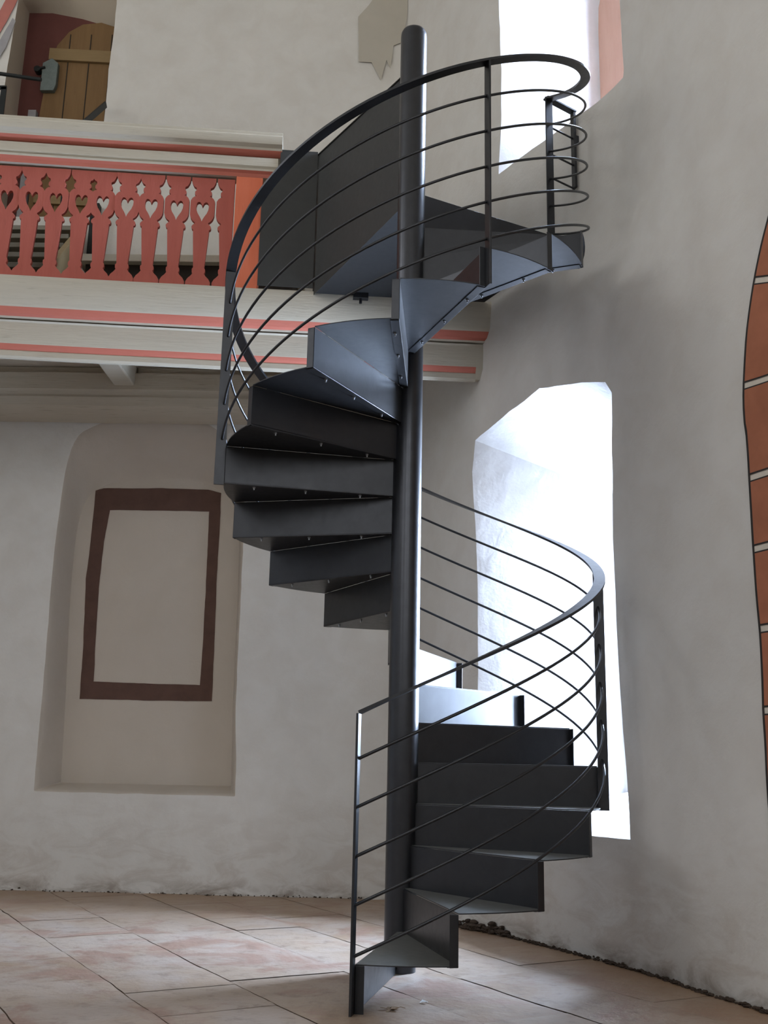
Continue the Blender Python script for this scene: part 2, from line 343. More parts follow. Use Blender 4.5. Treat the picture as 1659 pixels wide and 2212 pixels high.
# ------------------------------------------------------------------ floor: worn slabs laid on a diagonal
def slab_floor():
    mb = MB(); tones = []
    th = rad(-59.5); U = Vector((math.cos(th), math.sin(th), 0)); W = Vector((-math.sin(th), math.cos(th), 0))   # U along rows, W across
    rows = [.166, -.237, -.80, -1.283, -1.78, -2.3, -2.9, -3.5, -4.1, -4.8, -5.5, -6.3, -7.2, -8.2, -9.3, -10.5]
    rows_up = [.62, 1.12, 1.6, 2.2, 2.8, 3.4, 4.0, 4.8, 5.6, 6.6, 7.6, 8.6]
    lines = sorted(rows + rows_up)
    rnd = random.Random(3)
    for c0, c1 in zip(lines[:-1], lines[1:]):
        u = -11 + rnd.random(); fine = -3.2 < c0 < 1.8
        while u < 12:
            w = rnd.uniform(.40, .95); u1 = u+w; gap = .0028 if fine else .005; gu = .0009
            mid = U*((u+u1)/2) + W*((c0+c1)/2)
            if XL-.8 < mid.x < 6 and YR-.8 < mid.y < 3.6 and mid.dot(WN) < 1.9:
                nu = 10 if fine and -4 < u < 6 else 3; nv = max(2, round((c1-c0)/.07)) if nu == 10 else 3
                z0 = rnd.uniform(-.0012, .0012); tx = rnd.uniform(-.0018, .0018); b = len(mb.v)
                for i in range(nu+1):
                    for j in range(nv+1):
                        uu = u+gu+(w-2*gu)*i/nu; cc = c0+gap+(c1-c0-2*gap)*j/nv
                        e = min(i, nu-i, j, nv-j) == 0
                        du = .006*nz((uu*1, cc, 1), 7) + .004*nz((uu, cc, 2), 25); dc = .006*nz((uu, cc, 8), 7) + .004*nz((uu, cc, 5), 25)
                        z = z0 + tx*(i/nu-.5) + .004*nz((uu, cc, 3), 2.5)
                        if e: z -= .003
                        p = U*(uu+(du if e else 0)) + W*(cc+(dc if e else 0)); mb.v.append((p.x, p.y, z))
                tone = rnd.random()
                for i in range(nu):
                    for j in range(nv):
                        q = b+i*(nv+1)+j; mb.f.append((q, q+nv+1, q+nv+2, q+1)); mb.m.append(0); tones.append(tone)
            u = u1
    nb = len(mb.f)
    mb.add([(XL-.2, YR-.2, -.009), (6, YR-.2, -.009), (6, 3.4, -.009), (XL-.2, 3.4, -.009)], [(0, 1, 2, 3)], 1)
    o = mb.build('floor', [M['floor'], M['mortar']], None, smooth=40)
    a = o.data.attributes.new('tone', 'FLOAT', 'FACE'); tones.append(.5)
    for i, t in enumerate(tones): a.data[i].value = t
    # faces must point up
    me = o.data
    for p in me.polygons:
        if p.normal.z < 0: p.flip()
    return structure(o)
slab_floor()

def lump(mb, c, r, rnd, sq=1.0):
    c = Vector(c); n = 6; k = 4; b = len(mb.v); rot = rnd.random()*6
    rs = [(rnd.uniform(.7, 1.2), rnd.uniform(.5, .9)*sq) for _ in range(2)]
    mb.v.append(tuple(c+Vector((0, 0, r*sq*.8))))
    for i in range(1, k):
        ph = PI*i/k
        for j in range(n):
            a = rot+2*PI*j/n; q = r*rnd.uniform(.75, 1.2); mb.v.append(tuple(c+Vector((q*math.sin(ph)*math.cos(a)*rs[0][0], q*math.sin(ph)*math.sin(a), q*math.cos(ph)*rs[0][1]))))
    mb.v.append(tuple(c-Vector((0, 0, r*sq*.8)))); e = len(mb.v)-1
    for j in range(n):
        mb.f.append((b, b+1+j, b+1+(j+1) % n)); mb.m.append(0)
        for i in range(k-2): q = b+1+i*n; mb.f.append((q+j, q+n+j, q+n+(j+1) % n, q+(j+1) % n)); mb.m.append(0)
        q = b+1+(k-2)*n; mb.f.append((q+j, e, q+(j+1) % n)); mb.m.append(0)
rnd = random.Random(11); mb = MB()
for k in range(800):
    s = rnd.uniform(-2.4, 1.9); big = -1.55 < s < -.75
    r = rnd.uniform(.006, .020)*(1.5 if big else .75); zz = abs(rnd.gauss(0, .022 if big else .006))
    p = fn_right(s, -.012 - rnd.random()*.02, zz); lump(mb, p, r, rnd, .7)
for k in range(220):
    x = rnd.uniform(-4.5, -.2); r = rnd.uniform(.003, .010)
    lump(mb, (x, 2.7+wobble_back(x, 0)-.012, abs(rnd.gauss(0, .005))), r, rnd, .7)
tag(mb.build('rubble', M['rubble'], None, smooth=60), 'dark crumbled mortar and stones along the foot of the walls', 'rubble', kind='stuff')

# ------------------------------------------------------------------ spiral staircase
RS, DL, A1, RP, RISE, Z0 = .93152, .42786517, -1.7536721, .0745, .19, -.011
def Zt(n): return n*RISE + Z0
def ang(n): return A1 + (n-1)*DL
def pol(r, a, z): return Vector((r*math.cos(a), r*math.sin(a), z))
stair = thing('spiral_staircase', (0, 0, 0), 'dark steel spiral staircase winding around a round post from floor to gallery', 'staircase')
# centre pole with rounded cap
mb = MB(); n = 40; prof = [(0, -.012), (RP, -.012), (RP, 4.985), (RP*.97, 5.005), (RP*.88, 5.019), (RP*.7, 5.027), (0, 5.032)]
for r, z in prof[1:-1]: mb.v += [tuple(pol(r, 2*PI*j/n, z)) for j in range(n)]
mb.v.append((0, 0, prof[-1][1])); k = len(prof)-2
for i in range(k-1):
    for j in range(n): mb.f.append((i*n+j, i*n+(j+1) % n, (i+1)*n+(j+1) % n, (i+1)*n+j)); mb.m.append(0)
for j in range(n): mb.f.append(((k-1)*n+j, (k-1)*n+(j+1) % n, k*n)); mb.m.append(0)
mb.build('center_pole', M['steel_pole'], stair, smooth=35)
TH = .005
def make_step(nn):
    a0, a1 = ang(nn), ang(nn+1); z = Zt(nn)
    tread = None
    if nn <= 20:
        K = 8; pts = [pol(.06, a1, z-TH), pol(.06, a0, z-TH)]
        for k in range(K+1):
            a = a0 + (a1-a0)*k/K; pts.append(pol(RS, a, z-TH))
        tread = MB().prism(pts, (0, 0, TH), 0, 1).build('tread', [M['steel'], M['steel_tread']], stair, bevel=.0012)
    else:
        tread = landing
    cw = lambda a: Vector((math.sin(a), -math.cos(a), 0)); rd = Vector((math.cos(a0), math.sin(a0), 0)); c = cw(a0)
    zb = Zt(nn-1)-TH-.003 if nn > 1 else 0
    mb = MB()
    # upright plate
    p = [rd*.065, rd*RS, rd*RS + c*TH, rd*.065 + c*TH]
    top = z-TH if nn <= 20 else z+.024
    if nn > 1: mb.hexa([q+Vector((0, 0, zb)) for q in p] + [q+Vector((0, 0, top)) for q in p])
    else: mb.prism([rd*.065+Vector((0, 0, .035)), rd*.10+Vector((0, 0, 0)), rd*RS, rd*RS+Vector((0, 0, top)), rd*.065+Vector((0, 0, top))], c*TH)
    # outer end flange turned back towards the lower step
    fc = c if nn > 1 else -c; p = [rd*(RS-TH), rd*(RS-TH)+fc*.036, rd*RS+fc*.036, rd*RS]
    mb.hexa([q+Vector((0, 0, zb)) for q in p] + [q+Vector((0, 0, z-TH)) for q in p])
    if nn > 1:  # bottom flange under the lower tread
        p = [rd*.085, rd*(RS-.012), rd*(RS-.012)+c*.042, rd*.085+c*.042]
        mb.hexa([q+Vector((0, 0, zb-.001)) for q in p] + [q+Vector((0, 0, zb+.003)) for q in p])
    mb.build('riser', M['steel'], tread, bevel=.0022)
    if nn > 1:
        for r in (.24, .52, .78):
            q = rd*r + c*.026; b = MB()
            b.tube([q+Vector((0, 0, zb-.001)), q+Vector((0, 0, zb-.007))], .0075, 6); b.tube([q+Vector((0, 0, zb-.007)), q+Vector((0, 0, zb-.016))], .004, 8)
            b.build('bolt', M['bolt'], tread)
GD = Vector((.9948, .1020, 0)).normalized(); GO = Vector((-.134, 1.308, 0)); GNv = Vector((GD.y, -GD.x, 0))   # gallery front line; GNv points to the viewer
def gp(s, d, z): return GO + GD*s + GNv*d + Vector((0, 0, z))
# landing between the last riser, the gallery and the right wall
a21 = ang(21); lp = [Vector((0, 0, 0)), pol(RS, a21, 0), pol(RS+.03, a21+.25, 0), wpt(-1.02, -.04, 0), gp(-.52, 0, 0)]
lp[2] = wpt(-.45, .0, 0)
landing = MB().prism([q+Vector((0, 0, Zt(21)-.006)) for q in lp], (0, 0, .006)).build('landing', M['steel3'], stair)
for nn in range(1, 22): make_step(nn)
# landing brackets on the gallery beam
for s in (.44, -.2):
    b = MB(); b.bar(gp(s-.05, .05, 3.955), gp(s+.05, .05, 3.955), (0, 0, 1), .035, .05); b.tube([gp(s, .05, 3.94), gp(s, .05, 3.905)], .010, 8); b.build('landing_bracket', M['steel'], stair)
# posts
RAILS = [.935, .75, .565, .385, .2]; HT = 1.125; RR = RS+.026
for nn in (1, 5, 9, 13, 17, 21):
    a = ang(nn); zb = Zt(nn-1)-.015 if nn > 1 else 0
    base = (nn-1)*RISE
    if nn == 21: zb = Zt(21)-.02
    b = MB(); rd = Vector((math.cos(a), math.sin(a), 0)); c = Vector((math.sin(a), -math.cos(a), 0))
    t0 = c*.005; lowr = RS+.0005
    b.bar(rd*(lowr+.025)+Vector((0, 0, zb))+t0, rd*(lowr+.025)+Vector((0, 0, base+HT-.004))+t0, rd, .05, .010)
    b.build('railing_post', M['steel'], stair, bevel=.001)
# handrail and round rails follow the helix
def helix(r, h, n0=1, n1=21, per=8, ext0=0, ext1=0):
    pts = []; N_ = (n1-n0)*per
    for k in range(N_+1):
        u = n0 + (n1-n0)*k/N_; a = ang(u); pts.append((a, pol(r, a, (u-1)*RISE + h)))
    return pts
slope = math.atan2(RISE, DL*RS)
H_ = helix(RR, HT); ups = []
for a, p in H_:
    rd = Vector((math.cos(a), math.sin(a), 0)); tn = Vector((-math.sin(a), math.cos(a), 0))*math.cos(slope)+Vector((0, 0, math.sin(slope))); ups.append((rd, rd.cross(tn)))
w, t = .0265, .006
MB().sweep([p for a, p in H_], [(-w, -t), (w, -t), (w, t), (-w, t)], ups).build('handrail', M['steel'], stair, smooth=40)
for h in RAILS:
    MB().tube([p for a, p in helix(RR-.004, h+.01)], .0066, 8).build('round_rail', M['steel'], stair, smooth=50)
# short closing rail from the last post across to the wall
pa = pol(RR, a21, 0); pb = wpt(-.130, .105, 0); d_ = (pb-pa).normalized(); zt = 20*RISE
b = MB(); b.bar(pb+Vector((0, 0, 4.385)), pb+Vector((0, 0, 4.905)), WT, .036, .016); b.bar(pb+Vector((0, 0, 4.72)), pb+WN*.03+Vector((0, 0, 4.72)), (0, 0, 1), .05, .03)
b.build('wall_post', M['steel'], stair)
MB().bar(pa-d_*.02+Vector((0, 0, zt+HT)), pb+d_*.01+Vector((0, 0, zt+HT-.012)), d_.cross(Vector((0, 0, 1))), .045, .01).build('closing_handrail', M['steel'], stair)
for h in RAILS[:3]+[.59]:
    if h == .565: continue
    MB().tube([pa+Vector((0, 0, zt+h)), pb+Vector((0, 0, zt+h-.01))], .006, 8).build('closing_rail', M['steel'], stair, smooth=50)
# sheet guards between the pole and the gallery balustrade
b = MB(); A_ = Vector((-.02, .03, 0)); B_ = gp(-.52, 0, 0)
b.prism([A_+Vector((0, 0, Zt(21)-.02)), B_+Vector((0, 0, Zt(21)-.02)), B_+Vector((0, 0, 5.01)), A_+Vector((0, 0, 4.79))], GNv*.005)
b.bar(A_+Vector((0, 0, 4.79)), B_+Vector((0, 0, 5.01)), (1, 0, 0), .022, .006)
b.build('guard_panel', M['steel2'], stair, bevel=.001)
b = MB(); b.prism([gp(-.888, .035, 4.0), gp(-.52, .035, 4.0), gp(-.52, .035, 5.015), gp(-.775, .035, 5.015), gp(-.775, .035, 4.80), gp(-.888, .035, 4.72)], GNv*.005)
b.bar(gp(-.775, .03, 5.013), gp(-.52, .03, 5.013), GNv, .022, .006)
b.build('guard_panel', M['steel2'], stair, bevel=.001)

# ------------------------------------------------------------------ gallery
def extr(mb, prof, s0, s1, mi=None, n=1, end_cap=True):   # profile [(d,z)] closed, extruded along the gallery line between s0 and s1
    k = len(prof); b = len(mb.v); n = max(1, n)
    for i in range(n+1):
        s = s0+(s1-s0)*i/n
        for d, z in prof: mb.v.append(tuple(gp(s, d + .003*nz((s, z, 2), 2), z + .004*nz((s, d, 7), 1.3))))
    for i in range(n):
        for j in range(k): mb.f.append((b+i*k+j, b+i*k+(j+1) % k, b+(i+1)*k+(j+1) % k, b+(i+1)*k+j)); mb.m.append(mi[j] if mi else 0)
    mb.f += [tuple(b+j for j in range(k))[::-1], tuple(b+n*k+j for j in range(k))]; mb.m += [0, 0]
SL = -6.86     # gallery line reaches the left wall here
gal = thing('gallery', (-3.4, 1.2, 3.46), 'grey-washed timber gallery with two red-striped fascia beams', 'gallery')
mb = MB(); pr = [(.02, 3.985), (.022, 3.965), (.004, 3.80), (-.008, 3.778), (-.016, 3.765), (-.035, 3.742), (-.062, 3.733), (-.066, 3.722), (-.30, 3.722), (-.30, 3.985)]
extr(mb, pr, SL, 1.0, [0, 0, 0, 1, 1, 1, 0, 0, 0, 0], 60); mb.build('upper_beam', [M['timber'], M['red']], gal, smooth=30)
mb = MB(); pr = [(-.070, 3.710), (-.082, 3.70), (-.088, 3.56), (-.09, 3.553), (-.105, 3.528), (-.118, 3.518), (-.114, 3.512), (-.114, 3.478), (-.124, 3.464), (-.145, 3.464), (-.20, 3.56), (-.32, 3.56), (-.32, 3.716)]
extr(mb, pr, SL, .60, [0, 0, 0, 1, 1, 0, 0, 0, 0, 0, 0, 0, 0], 60)
extr(mb, [(-.082, 3.716), (-.084, 3.54), (-.12, 3.475), (-.16, 3.475), (-.32, 3.56), (-.32, 3.716)], .60, 1.0, [0]*6, 4)
mb.build('lower_beam', [M['timber'], M['red']], gal, smooth=30)
for x in (-5.0, -3.6, -2.2, -.8):
    mb = MB(); mb.box((x-.075, 1.35, 3.735), (x+.085, 2.66, 3.90)); mb.build('joist', M['timber'], gal, bevel=.012)
mb = MB()
for k, (y0, y1) in enumerate([(1.15, 1.42), (1.425, 1.70), (1.705, 1.98), (1.985, 2.3), (2.305, 2.68)]):
    xr = (1.05-.41*y1)/.912
    if y0 < 1.2: mb.prism([gp(SL+.1, -.03, 3.90), gp(.55, -.03, 3.90), gp(.50, -.27, 3.90), gp(SL+.1, -.27, 3.90)][::1], (0, 0, .08))
    else: mb.box((XL+.02, y0, 3.90), (xr, y1, 3.98))
mb.build('floor_board', M['timber2'], gal)
mb = MB(); prw = [(2.40, 3.835), (2.395, 3.70), (2.40, 3.695), (2.41, 3.66), (2.405, 3.64), (2.43, 3.58), (2.50, 3.545), (2.69, 3.525), (2.69, 3.835)]
n_ = 50
for i in range(n_+1):
    x = -6.98+7.05*i/n_
    for y, z in prw: mb.v.append((x, y+.004*nz((x, z, 3), 2), z+.006*nz((x, y, 4), 1.5)))
k = len(prw)
for i in range(n_):
    for j in range(k): mb.f.append((i*k+j, i*k+(j+1) % k, (i+1)*k+(j+1) % k, (i+1)*k+j)); mb.m.append(0)
mb.f += [tuple(range(k))[::-1], tuple(n_*k+j for j in range(k))]; mb.m += [0, 0]
mb.build('wall_plate', M['timber2'], gal, smooth=30)
mb = MB()
for x0, x1 in ((-4.9, -3.69), (-3.51, -2.29), (-2.11, -.89), (-.71, .0)): mb.box((x0, 2.44, 3.838), (x1, 2.62, 3.90))
mb.build('infill_board', M['timber2'], gal, bevel=.01)

# balustrade with heart cut-outs
BS = (-3.0, 1.1, 3.985)
bal = thing('balustrade', gp(-2.0, 0, 3.985), 'red sawn-board balustrade with heart cut-outs under a moulded rail', 'balustrade')
mb = MB(); pr = [(.045, 5.0), (.05, 5.015), (.078, 5.03), (.085, 5.05), (.085, 5.085), (.072, 5.10), (.072, 5.118), (.05, 5.135), (-.12, 5.135), (-.12, 4.97), (.0, 4.97), (.012, 4.972), (.04, 4.995)]
extr(mb, pr, SL, -.765, [0]*10+[1, 1, 1], 50); mb.build('top_rail', [M['timber'], M['red']], bal, smooth=30)
mb = MB(); pr = [(.030, 4.950), (.032, 4.885), (.018, 4.872), (.030, 4.866), (.026, 4.852), (.008, 4.838), (.0, 4.815), (-.10, 4.815), (-.10, 4.950)]
extr(mb, pr, SL, -.79, [0, 0, 0, 0, 1, 1, 0, 0, 0], 50); mb.build('under_rail', [M['timber'], M['red']], bal, smooth=30)
P1 = [(1120, 112), (1085, 112), (1055, 95), (1030, 68), (1008, 52), (995, 60), (968, 61), (955, 50), (640, 72), (605, 73), (598, 86), (585, 90), (572, 88), (558, 76), (546, 60), (536, 64), (528, 76), (515, 90), (495, 103), (465, 111.5), (400, 112), (335, 111.5), (312, 99), (297, 82), (290, 62), (274, 78), (250, 78), (233, 63), (212, 66), (200, 88), (178, 101), (150, 111.5), (115, 112)]
HE = [(0, 385), (6, 372), (14, 355), (26, 346), (40, 346), (52, 358), (58, 385), (55, 415), (42, 450), (22, 480), (8, 505), (0, 527)]
U_ = .165/225; V_ = .80/1005
def baluster(half=False):
    ol = [(h*U_-.0006, (1120-y)*V_) for y, h in P1]
    if half:
        outline = [(-x if False else -x, z) for x, z in ol]; outline = outline + [(.035, ol[-1][1]), (.035, ol[0][1])]
        outline = [(x, z) for x, z in outline][::-1]
    else: outline = [(x, z) for x, z in ol] + [(-x, z) for x, z in ol[::-1]]
    hp = [] if half else [(x*U_, (1120-y)*V_) for x, y in HE] + [(-x*U_, (1120-y)*V_) for x, y in HE[-2:0:-1]]
    V = [Vector(q) for q in outline+hp]; n1 = len(outline); Ed = [(i, (i+1) % n1) for i in range(n1)] + [(n1+i, n1+(i+1) % len(hp)) for i in range(len(hp))]
    r = delaunay_2d_cdt(V, Ed, [], 1, 1e-6); fs = []
    for f in r[2]:
        c = sum((r[0][i] for i in f), Vector((0, 0)))/len(f)
        if inside(c, outline) and not (hp and inside(c, hp)): fs.append(f)
    o0 = gp(0, 0, 4.015)
    def w3(q, d): return GD*q[0]+GNv*d+Vector((0, 0, q[1]))
    mb = MB(); nv = len(r[0]); mb.add([w3(v, -.022) for v in r[0]]+[w3(v, -.052) for v in r[0]], list(fs)+[tuple(i+nv for i in f[::-1]) for f in fs])
    for lp_ in ([outline] + ([hp] if hp else [])):
        b = len(mb.v); k = len(lp_); mb.v += [tuple(w3(q, -.022)) for q in lp_]+[tuple(w3(q, -.052)) for q in lp_]
        mb.f += [(b+i, b+(i+1) % k, b+k+(i+1) % k, b+k+i) for i in range(k)]; mb.m += [0]*k
    return mb
def place_bal(o, s):
    o.parent = bal; o.location = gp(s, 0, 4.0) - bal.location
b0 = baluster().build('baluster', M['bal'], None, smooth=30); place_bal(b0, -1.286)
for s in (-1.457, -1.625, -1.790, -1.950, -2.098, -2.259, -2.420, -2.577, -2.740) + tuple(-2.904-.164*k for k in range(24)):
    c = b0.copy(); COL.objects.link(c); c.parent = bal; c.location = gp(s, .002*random.uniform(-1, 1), 4.0) - bal.location; c.rotation_euler = (0, rad(random.uniform(-.5, .5)), 0)
c = baluster(True).build('baluster', M['bal'], None, smooth=30); place_bal(c, -1.112)
MB().prism([gp(-1.068, .0, 3.986), gp(-.888, .0, 3.986), gp(-.888, -.11, 3.986), gp(-1.068, -.11, 3.986)], (0, 0, .83)).build('corner_post', M['post'], bal, bevel=.004)

# wooden stair on the gallery up to the small door, with its iron handrails
ws = thing('wooden_stair', (-3.2, 2.0, 3.98), 'open grey board stair climbing to the small door, seen behind the hearts', 'staircase')
def xr_(y): return -2.46 - .26*(y-1.4)/1.26     # right edge of the flight
for i in range(1, 7):
    y = 1.38+.215*(i-1); z = 3.98+.19*i; y1 = min(y+.25, 2.66)
    MB().prism([(-3.72, y, z-.04), (xr_(y)-.05, y, z-.04), (xr_(y1)-.05, y1, z-.04), (-3.72, y1, z-.04)], (0, 0, .04)).build('stair_tread', M['stairwood'], ws, bevel=.004)
    MB().prism([(-3.72, y1-.03, z-.19), (xr_(y1)-.06, y1-.03, z-.19), (xr_(y1)-.06, y1-.03, z-.04), (-3.72, y1-.03, z-.04)], (0, .012, 0)).build('gap_backing', M['benchdark'], ws)  # dark backing added so the gaps between treads look black
for x0, x1 in ((-3.76, -3.76), (xr_(1.34)-.045, xr_(2.64)-.045)):
    mb = MB(); q = [(x0, 1.34, 3.985), (x0+(x1-x0)*.22, 1.62, 3.985), (x1, 2.64, 4.98), (x1, 2.64, 5.2), (x0, 1.34, 4.22)]
    mb.prism(q, (.045, 0, 0)); mb.build('stringer', M['stringer'], ws, bevel=.003)
ir = thing('iron_handrail', (-2.80, 2.1, 4.9), 'thin black iron handrail sloping beside the small door', 'handrail')
MB().bar((-2.655, 1.95, 5.60), (-2.62, 2.64, 6.36), (0, 0, 1), .05, .014).build('sloping_bar', M['iron'], ir)
MB().bar((-2.655, 1.95, 4.552), (-2.655, 1.95, 5.62), (1, 0, 0), .022, .014).build('upright', M['iron'], ir)
hr = thing('iron_railing', (-3.5, 2.3, 5.2), 'black iron bar railing in front of the small upper door', 'railing')
MB().tube([(-4.4, 2.3, 6.43), (-3.4, 2.3, 6.405), (-3.06, 2.3, 6.352)], .016, 8).build('top_bar', M['iron'], hr, smooth=50)
MB().bar((-4.3, 2.3, 6.27), (-3.34, 2.3, 6.275), (0, 0, 1), .035, .012).build('lower_bar', M['iron'], hr)
for x, zf in ((-3.36, 4.931), (-4.2, 3.981)): MB().bar((x, 2.3, zf), (x, 2.3, 6.28), (1, 0, 0), .045, .012).build('upright', M['iron'], hr)

# small door in the upper niche
dr = thing('door_1', (-3.0, 3.0, 5.33), None, None); structure(dr)
mb = MB(); ol = [(-3.345, 5.34), (-3.33, 6.5), (-3.30, 6.95), (-3.235, 7.22), (-3.14, 7.36), (-3.02, 7.44), (-2.85, 7.46), (-2.56, 7.36), (-2.53, 7.0), (-2.53, 5.34)]
mb.prism([(x, 3.05, z) for x, z in ol], (0, -.045, 0)); mb.build('door_leaf', M['doorwood'], dr, bevel=.004)
mb = MB()
for x in (-3.12, -2.93, -2.74): mb.box((x-.004, 3.001, 5.36), (x+.004, 3.006, 7.33))
mb.build('plank_gap', M['benchdark'], dr)
for z0, z1 in ((7.03, 7.15), (5.6, 5.72)): MB().prism([(-3.29, 3.005, z0+.02), (-2.54, 3.005, z0-.02), (-2.54, 3.005, z1-.02), (-3.29, 3.005, z1+.02)], (0, -.03, 0)).build('batten', M['batten'], dr, bevel=.003)
mb = MB(); mb.prism([(-3.33, 3.005, 6.72), (-3.21, 3.005, 6.72), (-3.19, 3.005, 6.78), (-3.19, 3.005, 7.0), (-3.25, 3.005, 7.05), (-3.33, 3.005, 7.0)], (0, -.05, 0)); lk = mb.build('lock_case', M['lock'], dr, bevel=.006)
mb = MB(); mb.tube([(-3.37, 3.0, 6.93), (-3.37, 2.94, 6.93)], .03, 10); mb.tube([(-3.37, 2.95, 6.93), (-3.30, 2.95, 6.95)], .012, 8); mb.build('latch_knob', M['iron'], lk, smooth=50)
MB().box((-3.43, 3.0, 5.34), (-3.36, 3.055, 6.55)).build('jamb_board', M['greystripe'], dr)

# bench along the back wall of the gallery
bn = thing('wooden_bench', (-1.7, 2.4, 3.98), 'long low bench with beige board top and black front on the gallery', 'bench')
MB().box((-2.55, 2.10, 4.63), (-.85, 2.62, 4.69)).build('seat_board', M['benchtop'], bn, bevel=.004)
MB().box((-2.52, 2.60, 4.69), (-.88, 2.64, 4.90)).build('back_board', M['benchtop'], bn, bevel=.004)
MB().box((-2.50, 2.16, 3.985), (-.90, 2.60, 4.63)).build('chest', M['benchdark'], bn)
tag(MB().box((-2.66, 2.62, 4.93), (-2.59, 2.69, 5.42)).build('wall_box', M['iron'], None, bevel=.004), 'narrow black upright case on the wall behind the red balusters', 'wall box')

# ------------------------------------------------------------------ painted details on the plaster
def paint(name, poly, y, mat, label, th=.002, hole=None, cat='wall painting'):
    if hole:
        k = len(poly); mb = MB(); 
        V = [Vector(q) for q in poly+hole]; n1 = len(poly); Ed = [(i, (i+1) % n1) for i in range(n1)]+[(n1+i, n1+(i+1) % len(hole)) for i in range(len(hole))]
        r = delaunay_2d_cdt(V, Ed, [], 1, 1e-6); fs = [f for f in r[2] if inside(sum((r[0][i] for i in f), Vector((0, 0)))/len(f), poly) and not inside(sum((r[0][i] for i in f), Vector((0, 0)))/len(f), hole)]
        mb.add([(v.x, y, v.y) for v in r[0]], fs)
    else:
        mb = MB(); mb.prism([(x, y, z) for x, z in poly], (0, th, 0))
    o = mb.build(name, mat); tag(o, label, cat); return o
def rough_edge(poly, amp=.006, step=.04, sc=7):
    return [(x+amp*nz((x, z, 1), sc)+amp*.5*nz((x, z, 6), 30), z+amp*nz((x, z, 8), sc)+amp*.5*nz((x, z, 3), 30)) for x, z in resample(poly, step)]
fo = [(-2.526, 3.048), (-2.46, 3.069), (-2.026, 3.076), (-1.61, 3.07), (-1.503, 3.045), (-1.498, 2.757), (-1.498, 2.304), (-1.487, 1.791), (-1.481, 1.381), (-1.977, 1.378), (-2.511, 1.379), (-2.517, 1.773), (-2.543, 2.324), (-2.532, 2.587)]
fi = [(-2.396, 2.888), (-2.012, 2.89), (-1.592, 2.889), (-1.585, 2.528), (-1.581, 2.155), (-1.578, 1.79), (-1.582, 1.503), (-2.059, 1.508), (-2.411, 1.516), (-2.422, 1.774), (-2.433, 2.251), (-2.423, 2.627)]
paint('wall_painting', rough_edge(fo, .003), 2.996, M['brown'], 'brown painted rectangular frame inside the blind wall niche', hole=rough_edge(fi, .003))
ps = [(-.49, 7.28), (-.474, 6.832), (-.361, 6.824), (-.278, 6.65), (-.235, 6.85), (-.20, 6.765), (-.176, 6.99), (-.10, 7.03), (-.06, 7.30), (-.06, 8.3), (-.42, 8.3), (-.40, 7.9), (-.36, 7.47), (-.40, 7.40)]
paint('wall_painting', rough_edge(ps, .003), 2.686, M['greypaint'], 'faded grey angular ornament painted beside the top of the pole')
paint('wall_painting', rough_edge([(-3.80, 6.75), (-3.70, 6.90), (-3.53, 7.35), (-3.47, 7.60), (-3.54, 7.62), (-3.66, 7.30), (-3.80, 7.0)], .004), 2.686, M['redstripe'], 'slanting red painted stripe left of the small upper door', cat='wall painting')
paint('wall_painting', rough_edge([(-3.80, 6.45), (-3.70, 6.62), (-3.56, 6.95), (-3.50, 7.22), (-3.53, 7.25), (-3.62, 7.02), (-3.80, 6.68)], .004), 2.686, M['greystripe'], 'slanting grey painted stripe left of the small upper door', cat='wall painting')

# painted ashlar arch on the right wall: pale joints, black outline, red blocks
def arch_pt(t, off):   # t = arc length upwards from floor; off from extrados inwards
    zs, Rr = 2.42, 1.96
    if t <= zs: return (1.312+off + .012*nz((t, 0, 0), 1.5), t)
    a = (t-zs)/Rr; r = Rr-off; return (1.312+Rr - r*math.cos(a), zs + r*math.sin(a))
mb = MB()
def strip(o0, o1, t0, t1, d, mi, n=14, skew=0):
    b = len(mb.v)
    for k in range(n+1):
        t = t0+(t1-t0)*k/n
        for j in range(5):
            of = o0+(o1-o0)*j/4; s, z = arch_pt(t+skew*of, of); q = fn_right(s, 0, z); mb.v.append(tuple(q-WN*d))
    for k in range(n):
        for j in range(4): q = b+k*5+j; mb.f.append((q, q+1, q+6, q+5)); mb.m.append(mi)
strip(0, .42, -.01, 5.6, .004, 0, 90); strip(0, .012, .0, 5.6, .006, 1, 90)
js = [.42, .80, 1.173, 1.512, 1.855, 2.17, 2.595, 3.075, 3.55, 4.03, 4.5, 5.0, 5.5]
for k, (a, b) in enumerate(zip([-.01]+js[:-1], js)):
    strip(.008, .40, a+.013, b-.013, .0072, 1, 10); strip(.015, .392, a+.020, b-.020, .0084, 2, 10)
structure(mb.build('trim_1', [M['joint'], M['line'], M['block']], None, smooth=60))

